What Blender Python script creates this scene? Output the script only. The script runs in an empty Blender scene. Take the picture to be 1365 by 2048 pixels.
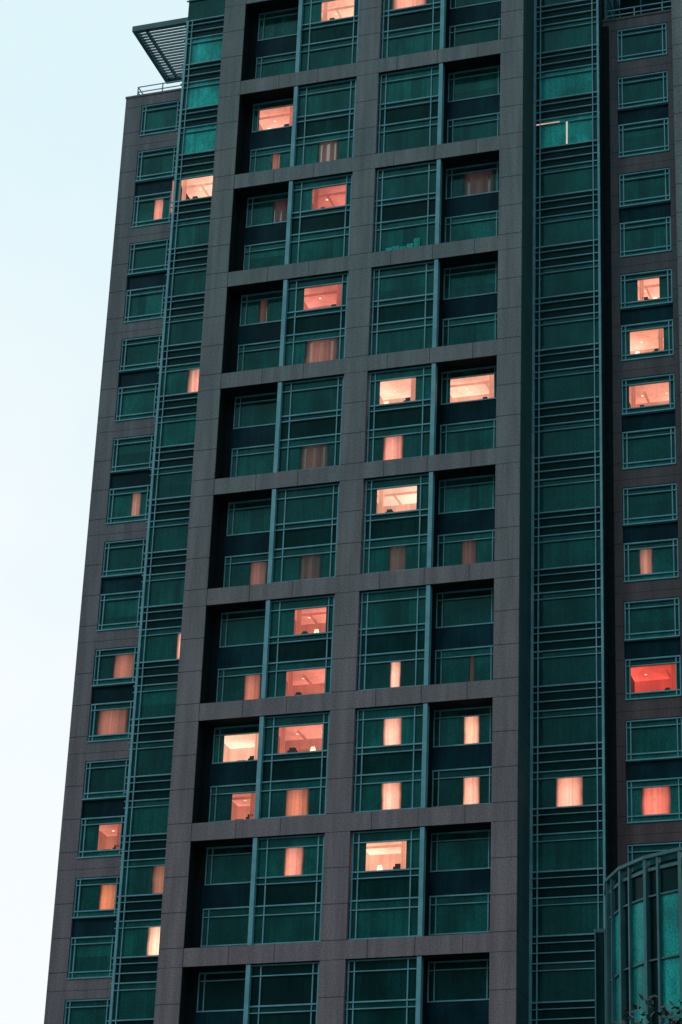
import bpy, math, random
from mathutils import Matrix, Vector
random.seed(7)
S=bpy.context.scene
S.view_settings.view_transform='Standard'; S.view_settings.look='None'; S.view_settings.exposure=0

# ------------------------------------------------------------ camera
yaw,pit,rol,fpx=-0.33169,0.44031,0.04136,4966.45
f=Vector((math.sin(yaw)*math.cos(pit),math.cos(yaw)*math.cos(pit),math.sin(pit)))
ri=Vector((math.cos(yaw),-math.sin(yaw),0)); up=ri.cross(f)
R=ri*math.cos(rol)+up*math.sin(rol); U=up*math.cos(rol)-ri*math.sin(rol)
cam=bpy.data.cameras.new("camera"); co=bpy.data.objects.new("camera",cam); S.collection.objects.link(co)
co.matrix_world=Matrix(((R.x,U.x,-f.x,0),(R.y,U.y,-f.y,0),(R.z,U.z,-f.z,0),(0,0,0,1)))
cam.sensor_fit='VERTICAL'; cam.sensor_height=24; cam.sensor_width=16; cam.lens=fpx/2048*24
cam.clip_start=.5; cam.clip_end=5000
S.camera=co

# ------------------------------------------------------------ node helpers
class N:
    def __init__(s,name):
        s.m=bpy.data.materials.new(name); s.m.use_nodes=True; s.t=s.m.node_tree; s.t.nodes.clear()
    def n(s,ty,**k):
        x=s.t.nodes.new(ty)
        for a,b in k.items():
            if a.startswith('i_'):
                kk=a[2:]; kk=int(kk) if kk.isdigit() else kk.replace('_',' ')
                x.inputs[kk].default_value=b
            else: setattr(x,a,b)
        return x
    def l(s,a,b): s.t.links.new(a,b)
    def math(s,op,a,b=None,c=None,clamp=False):
        x=s.n('ShaderNodeMath',operation=op,use_clamp=clamp)
        for i,v in enumerate((a,b,c)):
            if v is None: continue
            if isinstance(v,(int,float)): x.inputs[i].default_value=v
            else: s.l(v,x.inputs[i])
        return x.outputs[0]
    def mix(s,fac,a,b,bt='MIX'):
        x=s.n('ShaderNodeMix',data_type='RGBA',blend_type=bt)
        for i,v in ((0,fac),(6,a),(7,b)):
            if isinstance(v,(int,float)): x.inputs[i].default_value=v
            elif isinstance(v,tuple): x.inputs[i].default_value=(*v,1)
            else: s.l(v,x.inputs[i])
        return x.outputs[2]
    def ramp(s,v,p0,p1,c0=0,c1=1):
        x=s.n('ShaderNodeMapRange',interpolation_type='SMOOTHSTEP'); s.l(v,x.inputs[0])
        for i,k in enumerate((p0,p1,c0,c1)): x.inputs[i+1].default_value=k
        return x.outputs[0]
    def noise(s,vec,scale,detail=3,rough=.55):
        x=s.n('ShaderNodeTexNoise',i_Scale=scale,i_Detail=detail,i_Roughness=rough)
        s.l(vec,x.inputs['Vector']); return x.outputs[0]
    def obj(s,scale=(1,1,1)):
        x=s.n('ShaderNodeTexCoord'); m=s.n('ShaderNodeMapping'); m.inputs['Scale'].default_value=scale
        s.l(x.outputs['Object'],m.inputs[0]); return m.outputs[0]
    def pbr(s,col,rough=.5,metal=0,spec=.5,bump=None,bd=.02,bs=.3):
        p=s.n('ShaderNodeBsdfPrincipled'); o=s.n('ShaderNodeOutputMaterial'); s.l(p.outputs[0],o.inputs[0])
        if isinstance(col,tuple): p.inputs['Base Color'].default_value=(*col,1)
        else: s.l(col,p.inputs['Base Color'])
        if isinstance(rough,(int,float)): p.inputs['Roughness'].default_value=rough
        else: s.l(rough,p.inputs['Roughness'])
        p.inputs['Metallic'].default_value=metal; p.inputs['Specular IOR Level'].default_value=spec
        if bump is not None:
            b=s.n('ShaderNodeBump',i_Strength=bs,i_Distance=bd); s.l(bump,b.inputs['Height']); s.l(b.outputs[0],p.inputs['Normal'])
        return s.m

ZT=74.624; P=5.788; OP=4.952
def stone(name,c1,c2,vert=0.0,low=None):
    k=N(name); v=k.obj(); sp=k.n('ShaderNodeSeparateXYZ'); k.l(v,sp.inputs[0])
    big=k.noise(v,.35,4); fine=k.noise(v,13,2,.8); st=k.noise(k.obj((1.6,1.6,.12)),1.5,4)
    col=k.mix(k.ramp(big,.3,.7),c1,c2)
    if low is not None: col=k.mix(k.ramp(sp.outputs[2],28,66,1,0),col,low)   # colour turns warmer toward the lower storeys
    g=k.math('MULTIPLY_ADD',k.ramp(fine,.25,.75),.56,.74)
    h=k.math('MULTIPLY_ADD',k.ramp(st,.3,.75),.34,.82)
    gg=k.math('MULTIPLY',g,h)
    t=k.math('MULTIPLY',k.math('FRACT',k.math('DIVIDE',k.math('SUBTRACT',ZT+P*4,sp.outputs[2]),P)),P)
    m=None
    for c in (1.65,3.3,4.93):
        a=k.math('LESS_THAN',k.math('ABSOLUTE',k.math('SUBTRACT',t,c)),.022)
        m=a if m is None else k.math('MAXIMUM',m,a)
    a=k.math('LESS_THAN',t,.03); m=k.math('MAXIMUM',m,a)
    if vert:
        fx=k.math('FRACT',k.math('DIVIDE',k.math('ADD',sp.outputs[0],100.98-60.0),vert))
        m=k.math('MAXIMUM',m,k.math('LESS_THAN',fx,.022/vert*1.6))
    gg=k.math('MULTIPLY',gg,k.math('MULTIPLY_ADD',m,-.66,1))
    cx=k.n('ShaderNodeCombineColor')
    for i in range(3): k.l(gg,cx.inputs[i])
    col=k.mix(1.0,col,cx.outputs[0],'MULTIPLY')
    return k.pbr(col,.75,0,.3,fine,.01,.25)
M={}
LOW=(.213,.207,.236)
M['stone']=stone('granite_cladding',(.155,.235,.258),(.19,.25,.275),0,LOW)
M['stoneb']=stone('granite_beam_cladding',(.155,.235,.258),(.19,.25,.275),2.137,LOW)
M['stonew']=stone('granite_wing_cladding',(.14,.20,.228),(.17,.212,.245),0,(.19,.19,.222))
M['stoner']=stone('granite_shaded_wing_cladding',(.065,.095,.108),(.10,.115,.13),0,(.10,.083,.095))  # right wing's shade is put into this darker granite colour
M['sideshade']=stone('side_shade_cladding',(.008,.060,.068),(.014,.085,.09))  # dark teal with the pillar side's shade put into the colour

def glass(name,dark,light,spec=.6,rough=.1):
    k=N(name); at=k.n('ShaderNodeAttribute',attribute_name='rnd'); sp=k.n('ShaderNodeSeparateColor'); k.l(at.outputs['Color'],sp.inputs[0])
    v=k.obj()
    fold=k.ramp(k.noise(k.obj((6,6,.08)),1.0,2),.3,.7,.78,1.12)      # curtain folds behind the tint
    pat=k.ramp(k.noise(k.obj((.8,.8,.45)),1.0,3),.33,.67,.5,1.2)
    gr=k.ramp(k.noise(v,14,2,.8),.3,.7,.62,1.38)
    b=k.math('MULTIPLY',k.math('MULTIPLY',fold,pat),gr)
    cx=k.n('ShaderNodeCombineColor')
    for i in range(3): k.l(b,cx.inputs[i])
    col=k.mix(sp.outputs[0],dark,light)
    col=k.mix(1.0,col,cx.outputs[0],'MULTIPLY')
    p=k.pbr(col,rough,0,spec,k.noise(v,1.3,2),.05,.12)
    k.t.nodes['Principled BSDF'].inputs['Specular Tint'].default_value=(.22,.90,.90,1)
    return p
M['glass']=glass('teal_tinted_glass',(.002,.045,.047),(.006,.175,.158),.5)
M['glassd']=glass('dark_spandrel_glass',(.001,.015,.018),(.003,.048,.05),.2,.25)
M['navy']=glass('navy_spandrel_panel',(.003,.020,.038),(.005,.042,.068),.15,.35)
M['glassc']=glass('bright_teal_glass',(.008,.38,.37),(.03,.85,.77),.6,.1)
def simple(name,c1,c2,rough=.5,metal=0,scale=3,spec=.5):
    k=N(name); v=k.obj(); n=k.noise(v,scale,4)
    return k.pbr(k.mix(k.ramp(n,.3,.7),c1,c2),rough,metal,spec,n,.01,.15)
M['frame']=simple('teal_painted_aluminium',(.09,.37,.46),(.16,.50,.59),.4,.05,1.2)
M['framed']=simple('dark_frame_metal',(.02,.13,.155),(.04,.19,.22),.45,.1,1.2)  # darker teal metal for canopies, link and drum mullions
M['shade_lining']=simple('recess_shade_lining',(.006,.016,.02),(.01,.024,.028),.8,0,3,.1)  # near-black panels; the recess shade is put into their colour
M['body']=simple('core_wall',(.03,.05,.055),(.05,.07,.075),.8)
def room():  # room light put in as glowing walls, ceilings and curtains
    k=N('lit_interior'); at=k.n('ShaderNodeAttribute',attribute_name='rnd')
    v=k.noise(k.obj((1,1,1)),.8,1); f2=k.noise(k.obj((5,5,.2)),1,2); g=k.noise(k.obj((1,1,1)),14,2,.8)
    b=k.math('MULTIPLY',k.math('MULTIPLY',k.ramp(v,.3,.7,.85,1.15),k.ramp(f2,.3,.7,.9,1.06)),k.ramp(g,.3,.7,.92,1.08))
    e=k.n('ShaderNodeEmission'); k.l(at.outputs['Color'],e.inputs[0]); k.l(b,e.inputs[1])
    o=k.n('ShaderNodeOutputMaterial'); k.l(e.outputs[0],o.inputs[0]); return k.m
M['room']=room()
def sheer():
    # backlit curtain: lamp glow is painted as emission, fading toward the edges
    k=N('backlit_curtain'); at=k.n('ShaderNodeAttribute',attribute_name='rnd')
    uv=k.n('ShaderNodeUVMap'); sp=k.n('ShaderNodeSeparateXYZ'); k.l(uv.outputs[0],sp.inputs[0])
    wob=k.math('MULTIPLY',k.math('SUBTRACT',k.noise(k.obj((1,1,1)),.9,1),.5),.12)
    x=k.math('ADD',sp.outputs[0],wob)
    ex=k.math('MULTIPLY',k.ramp(x,-.04,.16),k.ramp(x,1.04,.84))
    ez=k.math('MULTIPLY',k.ramp(sp.outputs[1],-.02,.10),k.ramp(sp.outputs[1],.45,1.05,1,.6))
    core=k.ramp(k.math('ABSOLUTE',k.math('SUBTRACT',x,.42)),.0,.5,1.2,.68)
    f2=k.noise(k.obj((9,9,.15)),1,2); g=k.noise(k.obj((1,1,1)),14,2,.8)
    b=k.math('MULTIPLY',k.math('MULTIPLY',k.math('MULTIPLY',ex,ez),k.ramp(f2,.3,.7,.8,1.12)),k.math('MULTIPLY',core,k.ramp(g,.3,.7,.9,1.1)))
    e=k.n('ShaderNodeEmission'); k.l(at.outputs['Color'],e.inputs[0]); k.l(b,e.inputs[1])
    p=k.n('ShaderNodeBsdfPrincipled'); p.inputs['Base Color'].default_value=(.002,.05,.045,1); p.inputs['Roughness'].default_value=.15; p.inputs['Specular Tint'].default_value=(.12,.85,.8,1); p.inputs['Specular IOR Level'].default_value=.3
    a=k.n('ShaderNodeAddShader'); k.l(e.outputs[0],a.inputs[0]); k.l(p.outputs[0],a.inputs[1])
    o=k.n('ShaderNodeOutputMaterial'); k.l(a.outputs[0],o.inputs[0]); return k.m
M['sheer']=sheer()
def clear():
    k=N('clear_glass'); t=k.n('ShaderNodeBsdfTransparent'); g=k.n('ShaderNodeBsdfGlossy'); g.inputs['Roughness'].default_value=.05
    g.inputs['Color'].default_value=(.5,.9,.9,1)
    t.inputs['Color'].default_value=(1,.9,.87,1)
    m=k.n('ShaderNodeMixShader'); m.inputs[0].default_value=.04; k.l(t.outputs[0],m.inputs[1]); k.l(g.outputs[0],m.inputs[2])
    o=k.n('ShaderNodeOutputMaterial'); k.l(m.outputs[0],o.inputs[0]); return k.m
M['clear']=clear()
M['furn']=simple('furniture_dark',(.03,.015,.012),(.05,.02,.015),.7)

# ------------------------------------------------------------ mesh batcher
class Batch:
    def __init__(s): s.v=[];s.f=[];s.c=[];s.u=[]
    def quad(s,pts,c=None,uv=((0,0),(1,0),(1,1),(0,1))):
        i=len(s.v); s.v+=[tuple(p) for p in pts]; s.f.append(tuple(range(i,i+len(pts))))
        if c is None: c=(random.random(),random.random(),random.random())
        if isinstance(c,list): s.c+=[(*q,1) for q in c]
        else: s.c+= [(*c,1)]*len(pts)
        s.u+=list(uv)[:len(pts)]
    def box(s,x0,x1,y0,y1,z0,z1,c=None):
        p=[(x0,y0,z0),(x1,y0,z0),(x1,y1,z0),(x0,y1,z0),(x0,y0,z1),(x1,y0,z1),(x1,y1,z1),(x0,y1,z1)]
        if c is None: c=(random.random(),)*3
        for q in ((0,1,5,4),(1,2,6,5),(2,3,7,6),(3,0,4,7),(4,5,6,7),(3,2,1,0)): s.quad([p[a] for a in q],c)
    def make(s,name,mat,parent):
        me=bpy.data.meshes.new(name); me.from_pydata(s.v,[],s.f)
        ca=me.color_attributes.new('rnd','FLOAT_COLOR','CORNER'); ul=me.uv_layers.new(name='UVMap')
        for p in me.polygons:
            for li in p.loop_indices:
                ca.data[li].color=s.c[me.loops[li].vertex_index]; ul.data[li].uv=s.u[me.loops[li].vertex_index]
        me.materials.append(mat); o=bpy.data.objects.new(name,me); S.collection.objects.link(o); o.parent=parent; return o
B={}
def b(k):
    if k not in B: B[k]=Batch()
    return B[k]
def flush(parent,names):
    for k,x in B.items():
        if x.f: x.make(names.get(k,k),M[k],parent)
    B.clear()
def empty(n):
    e=bpy.data.objects.new(n,None); S.collection.objects.link(e); return e

tower=empty('high_rise_hotel_building')
W=(1.35,.66,.46); Bc=(1.2,.42,.28); Mc=(.72,.17,.125); Rc=(.95,.10,.07); Dc=(.13,.05,.04); DM=(.28,.09,.07)
lit={('B',0,'u'):(.35,.95,W,'r'),('C',0,'u'):(.15,.7,(1,.36,.25),'s'),
('A',1,'u'):(.14,.95,(1.0,.38,.27),'r'),('A',1,'l'):(.46,.64,DM,'s'),('B',1,'l'):(.4,.74,Dc,'s'),
('B',2,'u'):(.35,.88,(.72,.18,.14),'r'),('D',2,'u'):(.3,.85,(.05,.02,.02),'s'),('A',2,'u'):(.55,.9,(.05,.02,.02),'s'),
('B',3,'u'):(.3,.88,(.78,.21,.16),'r'),('B',3,'l'):(.36,.86,(.24,.08,.06),'s'),('A',3,'u'):(.38,.56,(.08,.03,.025),'s'),
('C',4,'u'):(.17,.7,W,'r'),('C',4,'l'):(.24,.54,(1.05,.33,.23),'s'),('D',4,'u'):(.15,.88,W,'r'),('B',4,'l'):(.36,.8,(.08,.03,.025),'s'),
('C',5,'u'):(.18,.76,(1.5,.8,.58),'r'),('C',5,'l'):(.38,.64,(.08,.035,.03),'s'),('D',5,'l'):(.38,.64,(.09,.035,.03),'s'),('A',5,'l'):(.5,.84,(.2,.08,.065),'s'),('B',5,'l'):(.43,.76,(.06,.025,.022),'s'),
('B',6,'u'):(.4,.86,(.95,.27,.20),'r'),('B',6,'l'):(.32,.88,(.95,.26,.19),'r'),('A',6,'l'):(.52,.84,(.5,.15,.10),'s'),('C',6,'l'):(.45,.6,(1.3,.55,.38),'s'),('D',6,'l'):(.55,.63,(.06,.03,.025),'s'),
('A',7,'u'):(.2,.97,(1.6,.85,.6),'r'),('A',7,'l'):(.42,.86,(.72,.22,.15),'r'),('B',7,'u'):(.25,.88,(1.0,.31,.22),'r'),('B',7,'l'):(.4,.73,(.68,.2,.11),'s'),
('C',7,'u'):(.38,.64,(1.5,.6,.42),'s'),('C',7,'l'):(.38,.66,(1.45,.55,.38),'s'),('D',7,'u'):(.47,.72,(1.5,.62,.40),'s'),('D',7,'l'):(.48,.74,(1.45,.55,.36),'s'),
('B',8,'u'):(.42,.69,(1.0,.31,.21),'s'),('C',8,'u'):(.2,.75,(1.5,.7,.48),'r'),
('E',1,'l'):(.48,.72,(.85,.28,.2),'s'),('E',4,'l'):(.52,.74,(.36,.16,.12),'s'),('E',6,'u'):(.42,.92,(.40,.13,.09),'s'),('E',6,'l'):(.15,.85,(.36,.12,.085),'s'),
('E',7,'l'):(.4,.97,(.58,.18,.12),'r'),('E',8,'u'):(.52,.97,(.75,.22,.10),'s'),
('F',1,'l'):(.08,.97,(1.5,.72,.5),'r'),('F',3,'l'):(.5,.99,(.9,.33,.24),'s'),('F',5,'u'):(.8,.97,Dc,'s'),('F',6,'u'):(.64,1.0,(1.5,.62,.44),'s'),('F',8,'u'):(.5,1.0,(.36,.13,.085),'s'),('F',8,'l'):(.5,1.0,(1.8,.85,.58),'s'),
('G',7,'l'):(.34,.7,(1.5,.52,.36),'s'),
('H',3,'u'):(.33,.74,(1.4,.55,.38),'r'),('H',3,'l'):(.17,.8,(1.3,.5,.33),'r'),('H',4,'u'):(.14,.88,(1.1,.40,.27),'r'),('H',5,'l'):(.28,.52,(.46,.17,.12),'s'),('H',6,'l'):(.1,.95,Rc,'r'),('H',7,'l'):(.25,.76,(1.1,.22,.15),'s')}
cyan={('F',0,'u'),('F',0,'l'),('F',1,'u'),('G',1,'l'),('G',1,'u')}  # windows given a bright teal pane colour

def pane(x0,x1,z0,z1,Y,mat,c=None):
    b(mat).quad([(x0,Y,z0),(x1,Y,z0),(x1,Y,z1),(x0,Y,z1)],c)
def lit_pane(x0,x1,z0,z1,xa,xb,Y,col,mode,c):
    xa=max(x0,xa); xb=min(x1,xb)
    if xa>x0: pane(x0,xa,z0,z1,Y,'glass',c)
    if xb<x1: pane(xb,x1,z0,z1,Y,'glass',c)
    if mode=='s':
        n=14; s=b('sheer')
        for i in range(n):
            a0,a1=i/n,(i+1)/n
            ya=Y+.03+.02*math.sin(a0*19); yb=Y+.03+.02*math.sin(a1*19)
            s.quad([(xa+(xb-xa)*a0,ya,z0),(xa+(xb-xa)*a1,yb,z0),(xa+(xb-xa)*a1,yb,z1),(xa+(xb-xa)*a0,ya,z1)],col,((a0,0),(a1,0),(a1,1),(a0,1)))
        return
    pane(xa,xb,z0,z1,Y,'clear')
    r=b('room'); D=2.1; h=z1+.12; y0=Y+.05; y1=Y+D; a=xa-.5; d=xb+.5; l=z0-.5
    m=lambda k:(col[0]*k,col[1]*k*(.74+.26*k),col[2]*k*(.66+.34*k))
    g=random.random()<.5   # lamp side; its pool of light is painted brighter there
    L,Rr=(1.25,.66) if g else (.66,1.25)
    r.quad([(a,y1,l),(d,y1,l),(d,y1,h),(a,y1,h)],[m(L*.75),m(Rr*.75),m(Rr*.64),m(L*.64)])
    r.quad([(a,y0,h),(d,y0,h),(d,y1,h),(a,y1,h)],[m(L*.8),m(Rr*.8),m(Rr*1.2),m(L*1.2)])
    r.quad([(a,y0,l),(a,y1,l),(a,y1,h),(a,y0,h)],m(.55*L))
    r.quad([(d,y0,l),(d,y1,l),(d,y1,h),(d,y0,h)],m(.5*Rr))
    r.quad([(a,y0,l),(d,y0,l),(d,y1,l),(a,y1,l)],m(.3))
    # ceiling cove running into the room, downlights
    if random.random()<.6: r.box(a,d,y0+.75,y0+.83,h-.10,h-.01,m(.6))
    q=a+(d-a)*(.64 if g else .36); r.box(q-.04,q+.04,y0+.83,y1,h-.10,h-.01,m(.62))
    for q in (.3,.7): r.box(a+(d-a)*q-.05,a+(d-a)*q+.05,y0+1.2,y0+1.3,h-.03,h-.012,(1.6,1.1,.8))
    w=xb-xa
    px=a+(d-a)*(.62 if g else .25); r.box(px,px+w*.22,y1-.06,y1-.01,l+.3,h-.5,m(.36))
    if w>1.0:
        lx=xa+w*(random.uniform(.12,.35) if g else random.uniform(.6,.8))
        if col[0]>.9 and random.random()<.7:
            r.quad([(lx-.09,y0+.3,z0+.4),(lx+.09,y0+.3,z0+.4),(lx+.15,y0+.3,z0+.14),(lx-.15,y0+.3,z0+.14)][::-1],(2.2,1.5,1.0)); b('furn').box(lx-.02,lx+.02,y0+.32,y0+.36,z0-.3,z0+.14)
        cx=xb-w*.22 if g else xa+w*.3; sc=random.uniform(.8,1.3)
        b('furn').box(cx-.2*sc,cx+.18*sc,y0+.1,y0+.32,z0-.3,z0+.2*sc); b('furn').box(cx-.12*sc,cx+.12*sc,y0+.08,y0+.3,z0+.2*sc,z0+.3*sc)
        if random.random()<.5: b('furn').box(cx-.75,cx-.35,y0+.1,y0+.32,z0-.3,z0+.14)
    for i in range(5):
        q=xb-.05-.045*i if g else xa+.28-.045*i
        r.quad([(q-.045,y0+.06+.04*(i%2),z0-.4),(q,y0+.06+.04*((i+1)%2),z0-.4),(q,y0+.06+.04*((i+1)%2),h),(q-.045,y0+.06+.04*(i%2),h)],m(.42 if i%2 else .56))

def rail(x0,x1,Y,z,h=.075,d=.16,mat='frame'): b(mat).box(x0,x1,Y-d,Y+.02,z-h/2,z+h/2)
def vert(x,Y,z0,z1,w=.055,d=.10,mat='frame'): b(mat).box(x-w/2,x+w/2,Y-d,Y+.02,z0,z1)

def storey_glass(bay,row,lv,x0,x1,xi0,xi1,Y,zt,zm,zb):
    """one window: transom light zt..zm, main light zm..zb with side lights"""
    key=(bay,row,lv); rr=random.random()**1.3*.85+.05
    if bay in 'G': rr*=.4
    c=(rr,)*3; base='glass'
    if row>=9 and bay in 'ABCD': base='glassd'      # tree reflections put in as near-black pane colour
    mat='glassc' if key in cyan else base
    if key in cyan: c=({'u':.0,'l':.35}[lv] if bay=='G' else .4,)*3
    def segs(za,zb_):
        for a,d in ((x0,xi0),(xi1,x1)):
            k=max(0,rr*random.uniform(.5,1.0)); pane(a,d,za,zb_,Y,base,(k,)*3)
    segs(zm,zt); segs(zb,zm)
    pane(xi0,xi1,zm,zt,Y,base if key not in cyan else mat,(c[0]*.8,)*3)
    if key in lit:
        u0,u1,col,mode=lit[key]; xa=x0+(x1-x0)*u0; xb=x0+(x1-x0)*u1
        lit_pane(xi0,xi1 if bay!='F' else x1,zb,zm,xa,xb,Y,col,mode,c)
    elif key in cyan: pane(xi0,xi1,zb,zm,Y,mat,c)
    else:
        t=random.random()
        if t<.38:     # part-drawn curtains
            g=random.uniform(.2,.6)*(xi1-xi0)+xi0; w=random.uniform(.3,.9); w=min(w,xi1-g-.1)
            pane(xi0,g,zb,zm,Y,mat,c); pane(g,g+w,zb,zm,Y,mat,(c[0]*.2,)*3); pane(g+w,xi1,zb,zm,Y,mat,c)
        elif t<.52:   # roller blind part way down
            q=zm-(zm-zb)*random.uniform(.3,.75)
            pane(xi0,xi1,q,zm,Y,mat,(min(1,c[0]*1.3+.05),)*3); pane(xi0,xi1,zb,q,Y,mat,(c[0]*.4,)*3)
        else: pane(xi0,xi1,zb,zm,Y,mat,c)

rows=range(-1,13)
XL0,XL1,XR0,XR1=-40.98,-34.57,-33.40,-26.95
PL,PR=-42.15,-25.78
zbot=ZT-12*P-OP-.9; ztop=ZT+P*1+1.2
for a,d in ((PL,XL0),(XL1,XR0),(XR1,PR)): b('stone').box(a,d,100,103.2,-1.6,ztop)
b('sideshade').box(PR,PR+.03,100.02,103.0,-1.6,ztop-.01)  # thin slab carrying the painted shade of the right face
for r in rows:
    z0=ZT-(r-1)*P
    for a,d in ((XL0,XL1),(XR0,XR1)):
        b('stoneb').box(a,d,100.004,101.9,z0-P,z0-OP)           # beam below opening
        b('shade_lining').box(a,d,100.05,102,z0-.02,z0-.001)           # soffit shade put in as a dark sheet
        if r==-1: b('stoneb').box(a,d,100.004,101.9,z0,ztop)
    for side in (0,1):
        if side==0: fa,fb=-37.96,XL1; ra,rb=XL0,-37.96; fn,rn='B','A'
        else: fa,fb=XR0,-30.0; ra,rb=-30.0,XR1; fn,rn='C','D'
        # ---- projecting bay
        Y=100.28; x0,x1=fa+.02,fb-.02
        if side==0: tm=(fa-.02,fa+.18); i0,i1=fa+.62,fb-.36
        else: tm=(fb-.18,fb+.02); i0,i1=fa+.36,fb-.62
        zz=[z0-.04,z0-.52,z0-1.86,z0-2.16,z0-3.16,z0-3.58,z0-4.88]
        storey_glass(fn,r,'u',x0,x1,i0,i1,Y,zz[0],zz[1],zz[2])
        pane(x0,x1,zz[3],zz[2],Y,'glass',(.05,)*3)
        pane(x0,x1,zz[4],zz[3],Y,'glassd')
        storey_glass(fn,r,'l',x0,x1,i0,i1,Y,zz[4],zz[5],zz[6])
        for j,z in enumerate(zz): rail(x0,x1,Y,z,.062 if j in (0,2,4,6) else .045,.10)
        for x in (i0,i1): vert(x,Y,zz[-1],zz[0],.05,.08)
        vert(fa+.10 if side==1 else fb-.10,Y,zz[-1],zz[0],.06,.09)
        b('frame').box(tm[0],tm[1],Y-.24,Y+.1,z0-OP+.01,z0-.03)
        if side==0: b('shade_lining').box(fa-.03,fa,Y+.1,101.3,z0-OP+.002,z0-.025)
        else: b('shade_lining').box(fb,fb+.03,Y+.1,101.3,z0-OP+.002,z0-.025)
        b('shade_lining').box(x0,x1,Y+.0,Y+.06,z0-OP+.002,zz[-1]-.001)
        # ---- recessed bay
        Y=101.05
        x0,x1=(ra+.42,rb-.04) if side==0 else (ra+.04,rb-.06)
        i0,i1=(x0+.3,x1-.3)
        zz=[z0-.06,z0-.42,z0-1.78,z0-2.92,z0-3.30,z0-4.62]
        b('shade_lining').box(ra+.02,x0,Y-.02,Y+.1,z0-OP,z0-.03); b('shade_lining').box(x1,rb-.03,Y-.02,Y+.1,z0-OP,z0-.03)
        b('shade_lining').box(x0,x1,Y-.02,Y+.1,zz[0],z0-.03)
        if side==0: b('shade_lining').box(ra+.001,ra+.02,100.06,Y,z0-OP+.01,z0-.03)
        storey_glass(rn,r,'u',x0,x1,i0,i1,Y,zz[0],zz[1],zz[2])
        b('navy').box(x0-.1,x1,Y-.05,Y,zz[3],zz[2]-.03)
        storey_glass(rn,r,'l',x0,x1,i0,i1,Y,zz[3],zz[4],zz[5])
        b('navy').box(x0-.1,x1,Y-.06,Y,z0-OP+.01,zz[5]-.04)
        for j,z in enumerate(zz): rail(x0,x1,Y,z,.06 if j in (0,2,3,5) else .042,.09)
        for za,zb in ((zz[2],zz[0]),(zz[5],zz[3])):
            for x in (x0+.03,i0,i1,x1-.03): vert(x,Y,za,zb,.048,.07)

# ---- strips (glazed slots)
for nm,a,d in (('F',-45.22,PL),('G',PR+.03,-22.36)):
    Y=102.2
    i0,i1=a+.34,d-.34
    for r in rows:
        z0=ZT-(r-1)*P
        for h,lv in ((0,'u'),(P/2,'l')):
            zt=z0-h
            storey_glass(nm,r,lv,a,d,i0,i1,Y,zt-.02,zt-.34,zt-1.72)
            pane(a,d,zt-P/2-.02,zt-1.72,Y,'glassd',(.1,)*3)
            for q,hh in ((.02,.05),(.34,.035),(1.72,.06),(2.02,.035),(2.46,.045)):
                rail(a-.1,d,Y,zt-q,hh,.1)
    for x,w in ((a+.06,.12),(i0,.045),(i1,.045),(d-.06,.10)): vert(x,Y,zbot,ztop,w,.12)
    b('shade_lining').box(a,d,Y+.0,Y+.9,-1.6,zbot)
# pale bars set just in front of one glazed slot window
b('room').box(-24.07,-24.0,102.1,102.16,ZT-P/2-1.7,ZT-P/2-.36,(.8,.75,.68))
b('room').box(-25.6,-24.4,102.09,102.1,ZT-P/2-.33,ZT-P/2-.28,(.9,.5,.4))
# bright teal blocks along the foot of one lower window
for i,hh in enumerate((.16,.2,.14,.24,.5)): b('glassc').box(-32.75+i*.36,-32.43+i*.36,100.2,100.26,ZT-P-4.84,ZT-P-4.84+hh,(.4,)*3)
# ---- side returns of the strip and tower body
for x,s in ((-45.22,-1),(-22.36,1)):
    xa,xb=(x,x+.06) if s<0 else (x-.06,x)
    b('shade_lining').box(xa,xb,102.25,106,-1.6,ztop)
    xx=x+s*.02
    for i in range(5):
        zt=ztop-.3-i*P/2
        if zt-P/2<77.2: continue
        for j in range(8):
            y0=103+j*2.2; y1=y0+2.14
            b('glassd').quad([(xx,y0,zt-P/2),(xx,y1,zt-P/2),(xx,y1,zt-1.3),(xx,y0,zt-1.3)])
            b('glass').quad([(xx,y0,zt-1.3),(xx,y1,zt-1.3),(xx,y1,zt),(xx,y0,zt)])
            b('frame').box(min(xx,xx+s*.1),max(xx,xx+s*.1),y1,y1+.06,zt-P/2,zt)
        for q in (0,.3,1.3,1.9): b('frame').box(min(xx,xx+s*.14),max(xx,xx+s*.14),103,120.6,zt-q-.03,zt-q+.03)
b('body').box(-45.16,-22.42,106,121,-1.6,ztop)
b('body').box(-45.1,-22.5,103.25,105.99,ztop-1,ztop-.1)
b('body').box(PL+.1,PR-.1,101.95,105.9,ztop-.5,ztop-.05)
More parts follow.
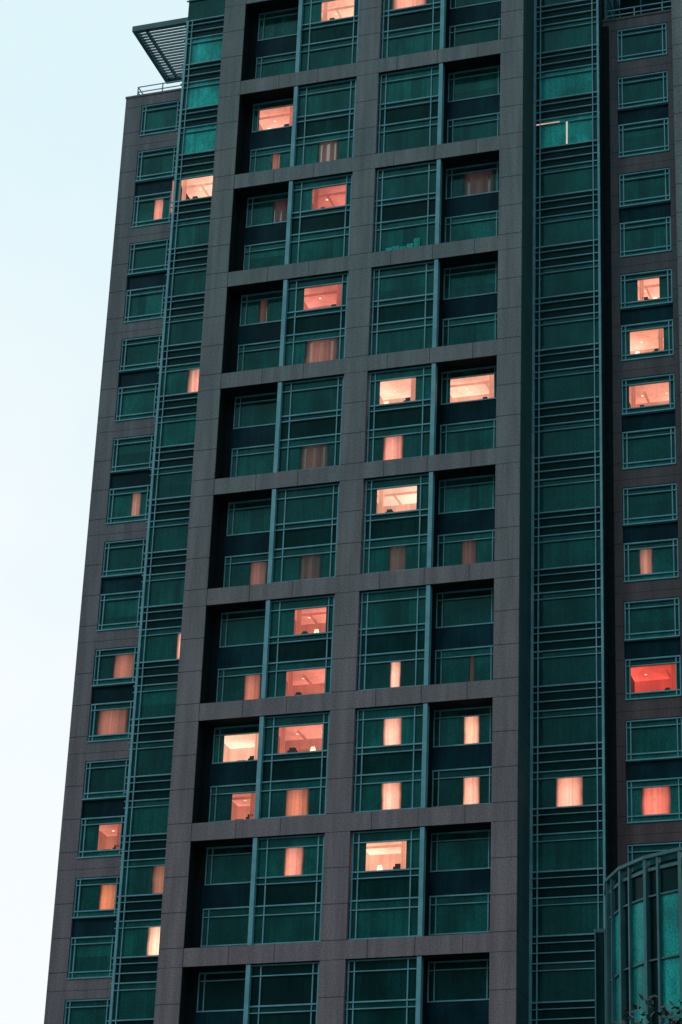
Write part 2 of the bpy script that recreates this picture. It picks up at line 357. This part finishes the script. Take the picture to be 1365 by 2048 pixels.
# ---- wings
ROOF=77.76
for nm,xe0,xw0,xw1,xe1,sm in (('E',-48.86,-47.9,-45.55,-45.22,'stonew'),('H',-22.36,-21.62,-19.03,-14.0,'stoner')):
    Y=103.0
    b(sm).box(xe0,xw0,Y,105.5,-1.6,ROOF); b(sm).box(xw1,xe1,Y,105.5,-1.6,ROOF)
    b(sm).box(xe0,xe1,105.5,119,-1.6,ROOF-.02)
    if nm=='H':
        b('shade_lining').box(xe0,xe0+.34,Y-.03,Y,-1.6,ROOF-.3)  # dark strip standing in for shade in the slot corner
        b('stone').box(-18.72,-17.4,Y-.25,Y,-1.6,ROOF+8)     # corner pier of the wing
    i0,i1=xw0+.24,xw1-.24; Yg=Y+.16
    for r in range(0,13):
        z0=ZT-(r-1)*P
        top=z0-.42; bot=z0-5.27
        if r==0: top=z0-3.25
        b(sm).box(xw0,xw1,Y+.003,105.5,z0-P-.42,bot)
        if r==0: b(sm).box(xw0,xw1,Y+.003,105.5,top,ROOF-.003)
        for lv,za,zb in (('u',z0-.42,z0-2.38),('l',z0-3.25,z0-5.27)):
            if r==0 and lv=='u': continue
            storey_glass(nm,r,lv,xw0,xw1,i0,i1,Yg,za-.05,za-.36,zb+.34)
            b('frame').box(xw0+.02,xw1-.02,Y-.05,Yg,zb,zb+.06)
            pane(xw0,xw1,zb+.07,zb+.34,Yg-.03,'glass',(.9,)*3)
            for z,h in ((za-.05,.06),(za-.36,.04),(zb+.34,.055)): rail(xw0+.02,xw1-.02,Yg,z,h,.12)
            for x in (xw0+.05,i0,i1,xw1-.05): vert(x,Yg,zb+.05,za-.03,.05,.1)
        if r>0: pane(xw0,xw1,z0-3.25,z0-2.38,Yg-.02,'navy')
    b(sm).box(xe0-.03,xe1,Y-.04,Y+.3,ROOF,ROOF+.12)
# ---- roof terrace railing and pergola canopies
def perg(xa,xb,post):
    z=82.05; y0,y1=102.75,107.9
    fr=b('framed')
    fr.box(xa,xb,y0,y0+.18,z,z+.34); fr.box(xa,xb,y1-.18,y1,z,z+.34)
    fr.box(xa,xa+.2,y0+.18,y1-.18,z,z+.34); fr.box(xb-.2,xb,y0+.18,y1-.18,z,z+.34)
    xm=xa+(xb-xa)*.22
    fr.box(xm,xm+.1,y0+.18,y1-.18,z-.12,z+.1)
    y=y0+.34
    while y<y1-.25:
        b('framed').box(xa+.2,xb-.2,y,y+.06,z+.1,z+.22); y+=.25
    for yy in (y0+.3,y1-.4): b('framed').box(post-.06,post+.06,yy,yy+.12,ROOF,z)
perg(-48.75,-45.24,-45.4); perg(-22.34,-18.9,-22.2)
for xa,xb in ((-48.3,-45.3),(-22.2,-18.8)):
    for z in (ROOF+.75,ROOF+.42): b('frame').box(xa,xb,103.15,103.19,z,z+.05)
    x=xa
    while x<xb: b('frame').box(x,x+.05,103.15,103.2,ROOF+.1,ROOF+.78); x+=1.45
    for z in (ROOF+.75,ROOF+.42): b('frame').box(xa,xa+.05,103.2,109,z,z+.05)
# glazed penthouse set back on the right wing roof
b('glassd').box(-22.3,-14,106.5,118,ROOF,ROOF+6.2)
for i in range(8): b('frame').box(-22.2+i*1.15,-22.14+i*1.15,106.4,106.5,ROOF,ROOF+6.2)
for i in range(7): b('frame').box(-22.3,-14,106.38,106.5,ROOF+.9*i+.5,ROOF+.9*i+.56)
# low glazed link at the base of the slot
b('glassd').box(-25.2,-19.6,97.6,102.0,-1.6,21.5)
for i in range(6): b('framed').box(-25.2+i*1.1,-25.14+i*1.1,97.5,97.6,-1.6,21.5)
for i in range(16): b('framed').box(-25.2,-19.6,97.52,97.6,21.4-i*1.4,21.47-i*1.4)
b('glassd').box(-21.75,-20.9,97.2,97.6,-1.6,28.2); b('framed').box(-21.8,-20.85,97.15,97.2,28.1,28.25)
for x in (-21.75,-21.35,-20.95): b('framed').box(x,x+.05,97.1,97.2,-1.6,28.2)
flush(tower,{'stone':'granite_pillars','stoneb':'granite_beams','stonew':'wing_walls','stoner':'shaded_wing_walls','sideshade':'pillar_side_shade','glass':'window_panes','glassd':'spandrel_glass','navy':'spandrel_panels','glassc':'bright_teal_panes','frame':'window_frames','framed':'canopy_frame','shade_lining':'recess_shade_panels','body':'core','room':'lit_rooms','sheer':'lit_curtains','clear':'clear_panes','furn':'room_furniture'})

# ------------------------------------------------------------ curved glass building
drum=empty('curved_glass_building')
cx,cy,rad,zt=-13.7,88.2,5.35,26.9
nf=22
def pt(a,r): return (cx+r*math.cos(a),cy+r*math.sin(a))
for i in range(nf):
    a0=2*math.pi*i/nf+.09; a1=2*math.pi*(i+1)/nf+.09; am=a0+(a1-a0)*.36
    for (s,e,bright) in ((a0,am,False),(am,a1,True)):
        p,q=pt(s,rad),pt(e,rad); z=zt-.35
        first=True
        while z>-1.6:
            z2=max(z-(1.1 if first else 5.2),-1.6)
            k='glassc' if (bright and not first) else 'glassd'  # reflection on the wider facets put in as bright teal colour
            b(k).quad([(*p,z2),(*q,z2),(*q,z),(*p,z)],(random.uniform(.0,.12),)*3)
            z=z2; first=False
    for a,w,d in ((a0,.07,.2),(am,.045,.14)):
        c,s=math.cos(a),math.sin(a); pts=[]
        for rr,ww in ((rad-.02,-w),(rad+d,-w),(rad+d,w),(rad-.02,w)): pts.append((cx+rr*c-ww*s,cy+rr*s+ww*c))
        for j in range(4):
            p,q=pts[j],pts[(j+1)%4]; b('framed').quad([(*p,-1.6),(*q,-1.6),(*q,zt),(*p,zt)])
    z=zt
    k=0
    while z>0:
        h=.12 if k in (0,1) else .06
        rr0,rr1=(rad-.02,rad+.24 if k==0 else rad+.12)
        p0,p1,q0,q1=pt(a0,rr0),pt(a0,rr1),pt(a1,rr0),pt(a1,rr1)
        b('framed').quad([(*p1,z-h),(*q1,z-h),(*q1,z),(*p1,z)]); b('framed').quad([(*p0,z-h),(*q0,z-h),(*q1,z-h),(*p1,z-h)]); b('framed').quad([(*p0,z),(*q0,z),(*q1,z),(*p1,z)])
        z-= .45 if k==0 else (1.0 if k==1 else 2.3); k+=1
b('body').quad([(*pt(2*math.pi*i/nf,rad),zt-.3) for i in range(nf)],(.5,.5,.5),[(0,0)]*nf)
flush(drum,{'glassc':'curved_panes','glassd':'dark_panes','framed':'mullions','body':'roof'})

# ------------------------------------------------------------ tree
tree=empty('broadleaf_tree')
M['bark']=simple('bark',(.03,.025,.02),(.06,.05,.04),.9)
M['leaf']=simple('leaves',(.006,.02,.017),(.015,.045,.032),.6)
tx,ty,gz=-7.35,40.5,-1.6
def limb(p,q,r0,r1,n=8):
    p,q=Vector(p),Vector(q); d=(q-p).normalized(); a=d.orthogonal().normalized(); c=d.cross(a)
    for i in range(n):
        t0,t1=2*math.pi*i/n,2*math.pi*(i+1)/n
        e0=a*math.cos(t0)+c*math.sin(t0); e1=a*math.cos(t1)+c*math.sin(t1)
        b('bark').quad([p+e0*r0,p+e1*r0,q+e1*r1,q+e0*r1])
limb((tx,ty,gz),(tx+.1,ty,gz+3.2),.26,.2); limb((tx+.1,ty,gz+3.2),(tx,ty+.1,gz+7.5),.2,.11)
clumps=[]
for i in range(76):
    a=random.uniform(0,6.28); h=random.uniform(0,1)
    rr=3.3*math.sqrt(max(.05,1-h**4))*random.uniform(.3,1)
    c=Vector((tx+rr*math.cos(a),ty+rr*math.sin(a),gz+5.0+h*6.5)); clumps.append(c)
    if i%3==0: limb((tx+.05,ty,gz+3.5+h*3.4),c,.09,.02,5)
for q in ((.1,.15),(-.6,.2),(-1.1,-.05),(.6,.05)): clumps.append(Vector((tx+q[0],ty-.3,gz+11.3+q[1])))
for c in clumps:
    R0=random.uniform(.6,1.0)
    for k in range(230):
        v=Vector((random.gauss(0,1),random.gauss(0,1),random.gauss(0,1))).normalized()*R0*random.random()**.4; v.z*=.6
        p=c+v; d=Vector((random.gauss(0,1),random.gauss(0,1),random.gauss(0,.6))).normalized(); e=d.orthogonal().normalized()
        L=random.uniform(.05,.09); b('leaf').quad([p-d*L,p+e*L*.45,p+d*L,p-e*L*.45])
flush(tree,{'bark':'trunk_and_limbs','leaf':'foliage'})

# ------------------------------------------------------------ ground
def sheet(name,mat,x0,x1,y0,y1,z):
    bt=Batch(); bt.quad([(x0,y0,z),(x1,y0,z),(x1,y1,z),(x0,y1,z)]); o=bt.make(name,mat,None)
M['asph']=simple('asphalt',(.045,.047,.05),(.06,.062,.065),.9,0,6); M['pave']=simple('paving',(.16,.16,.155),(.22,.215,.2),.85,0,4); M['grd']=simple('ground_soil',(.06,.065,.05),(.09,.09,.07),.95,0,.2)
sheet('ground',M['grd'],-2500,2500,-2500,2500,-1.61)
def slab(name,mat,x0,x1,y0,y1,z0,z1):
    bt=Batch(); bt.box(x0,x1,y0,y1,z0,z1); bt.make(name,mat,None)
sheet('road',M['asph'],-300,300,48,62,-1.606)
slab('pavement',M['pave'],-300,300,62,99.9,-1.6,-1.47)
slab('pavement',M['pave'],-300,300,30,47.9,-1.6,-1.47)

# ------------------------------------------------------------ world and sun
w=bpy.data.worlds.new("World"); S.world=w; w.use_nodes=True; nt=w.node_tree; nt.nodes.clear()
sky=nt.nodes.new('ShaderNodeTexSky'); sky.sky_type='NISHITA'; sky.sun_disc=False
sd=Vector((-.62,-.55,.56)).normalized()
sky.sun_elevation=math.asin(sd.z); sky.sun_rotation=math.atan2(sd.x,sd.y)%(2*math.pi); sky.dust_density=3
b1=nt.nodes.new('ShaderNodeBackground'); b1.inputs[1].default_value=.012; nt.links.new(sky.outputs[0],b1.inputs[0])
tc=nt.nodes.new('ShaderNodeTexCoord'); sp=nt.nodes.new('ShaderNodeSeparateXYZ'); nt.links.new(tc.outputs['Generated'],sp.inputs[0])
def mr(o,a,bb,c,d):
    x=nt.nodes.new('ShaderNodeMapRange'); x.interpolation_type='SMOOTHSTEP'; nt.links.new(o,x.inputs[0])
    for i,k in enumerate((a,bb,c,d)):
        if isinstance(k,(int,float)): x.inputs[i+1].default_value=k
        else: nt.links.new(k,x.inputs[i+1])
    return x.outputs[0]
mx=nt.nodes.new('ShaderNodeMix'); mx.data_type='RGBA'
nz=nt.nodes.new('ShaderNodeTexNoise'); nz.inputs['Scale'].default_value=7; nz.inputs['Detail'].default_value=5; nt.links.new(tc.outputs['Generated'],nz.inputs['Vector'])
ad=nt.nodes.new('ShaderNodeMath'); ad.operation='MULTIPLY_ADD'; ad.inputs[1].default_value=.4; nt.links.new(nz.outputs[0],ad.inputs[0]); nt.links.new(sp.outputs[2],ad.inputs[2])
nt.links.new(mr(ad.outputs[0],.46,.84,0,1),mx.inputs[0])
mx.inputs[6].default_value=(.94,.97,.985,1); mx.inputs[7].default_value=(.74,.915,.955,1)
# unseen sky behind the camera is darkened, lowest part most, to dim the facade
front=mr(sp.outputs[2],.12,.6,.13,.54)
b2=nt.nodes.new('ShaderNodeBackground'); nt.links.new(mx.outputs[2],b2.inputs[0]); nt.links.new(mr(sp.outputs[1],-.3,.65,front,.98),b2.inputs[1])
a=nt.nodes.new('ShaderNodeAddShader'); nt.links.new(b1.outputs[0],a.inputs[0]); nt.links.new(b2.outputs[0],a.inputs[1])
o=nt.nodes.new('ShaderNodeOutputWorld'); nt.links.new(a.outputs[0],o.inputs[0])
sl=bpy.data.lights.new('sun','SUN'); sl.energy=.3; sl.angle=math.radians(14); sl.color=(1,.98,.97)
so=bpy.data.objects.new('sun',sl); S.collection.objects.link(so); so.rotation_euler=(-sd).to_track_quat('-Z','Y').to_euler()
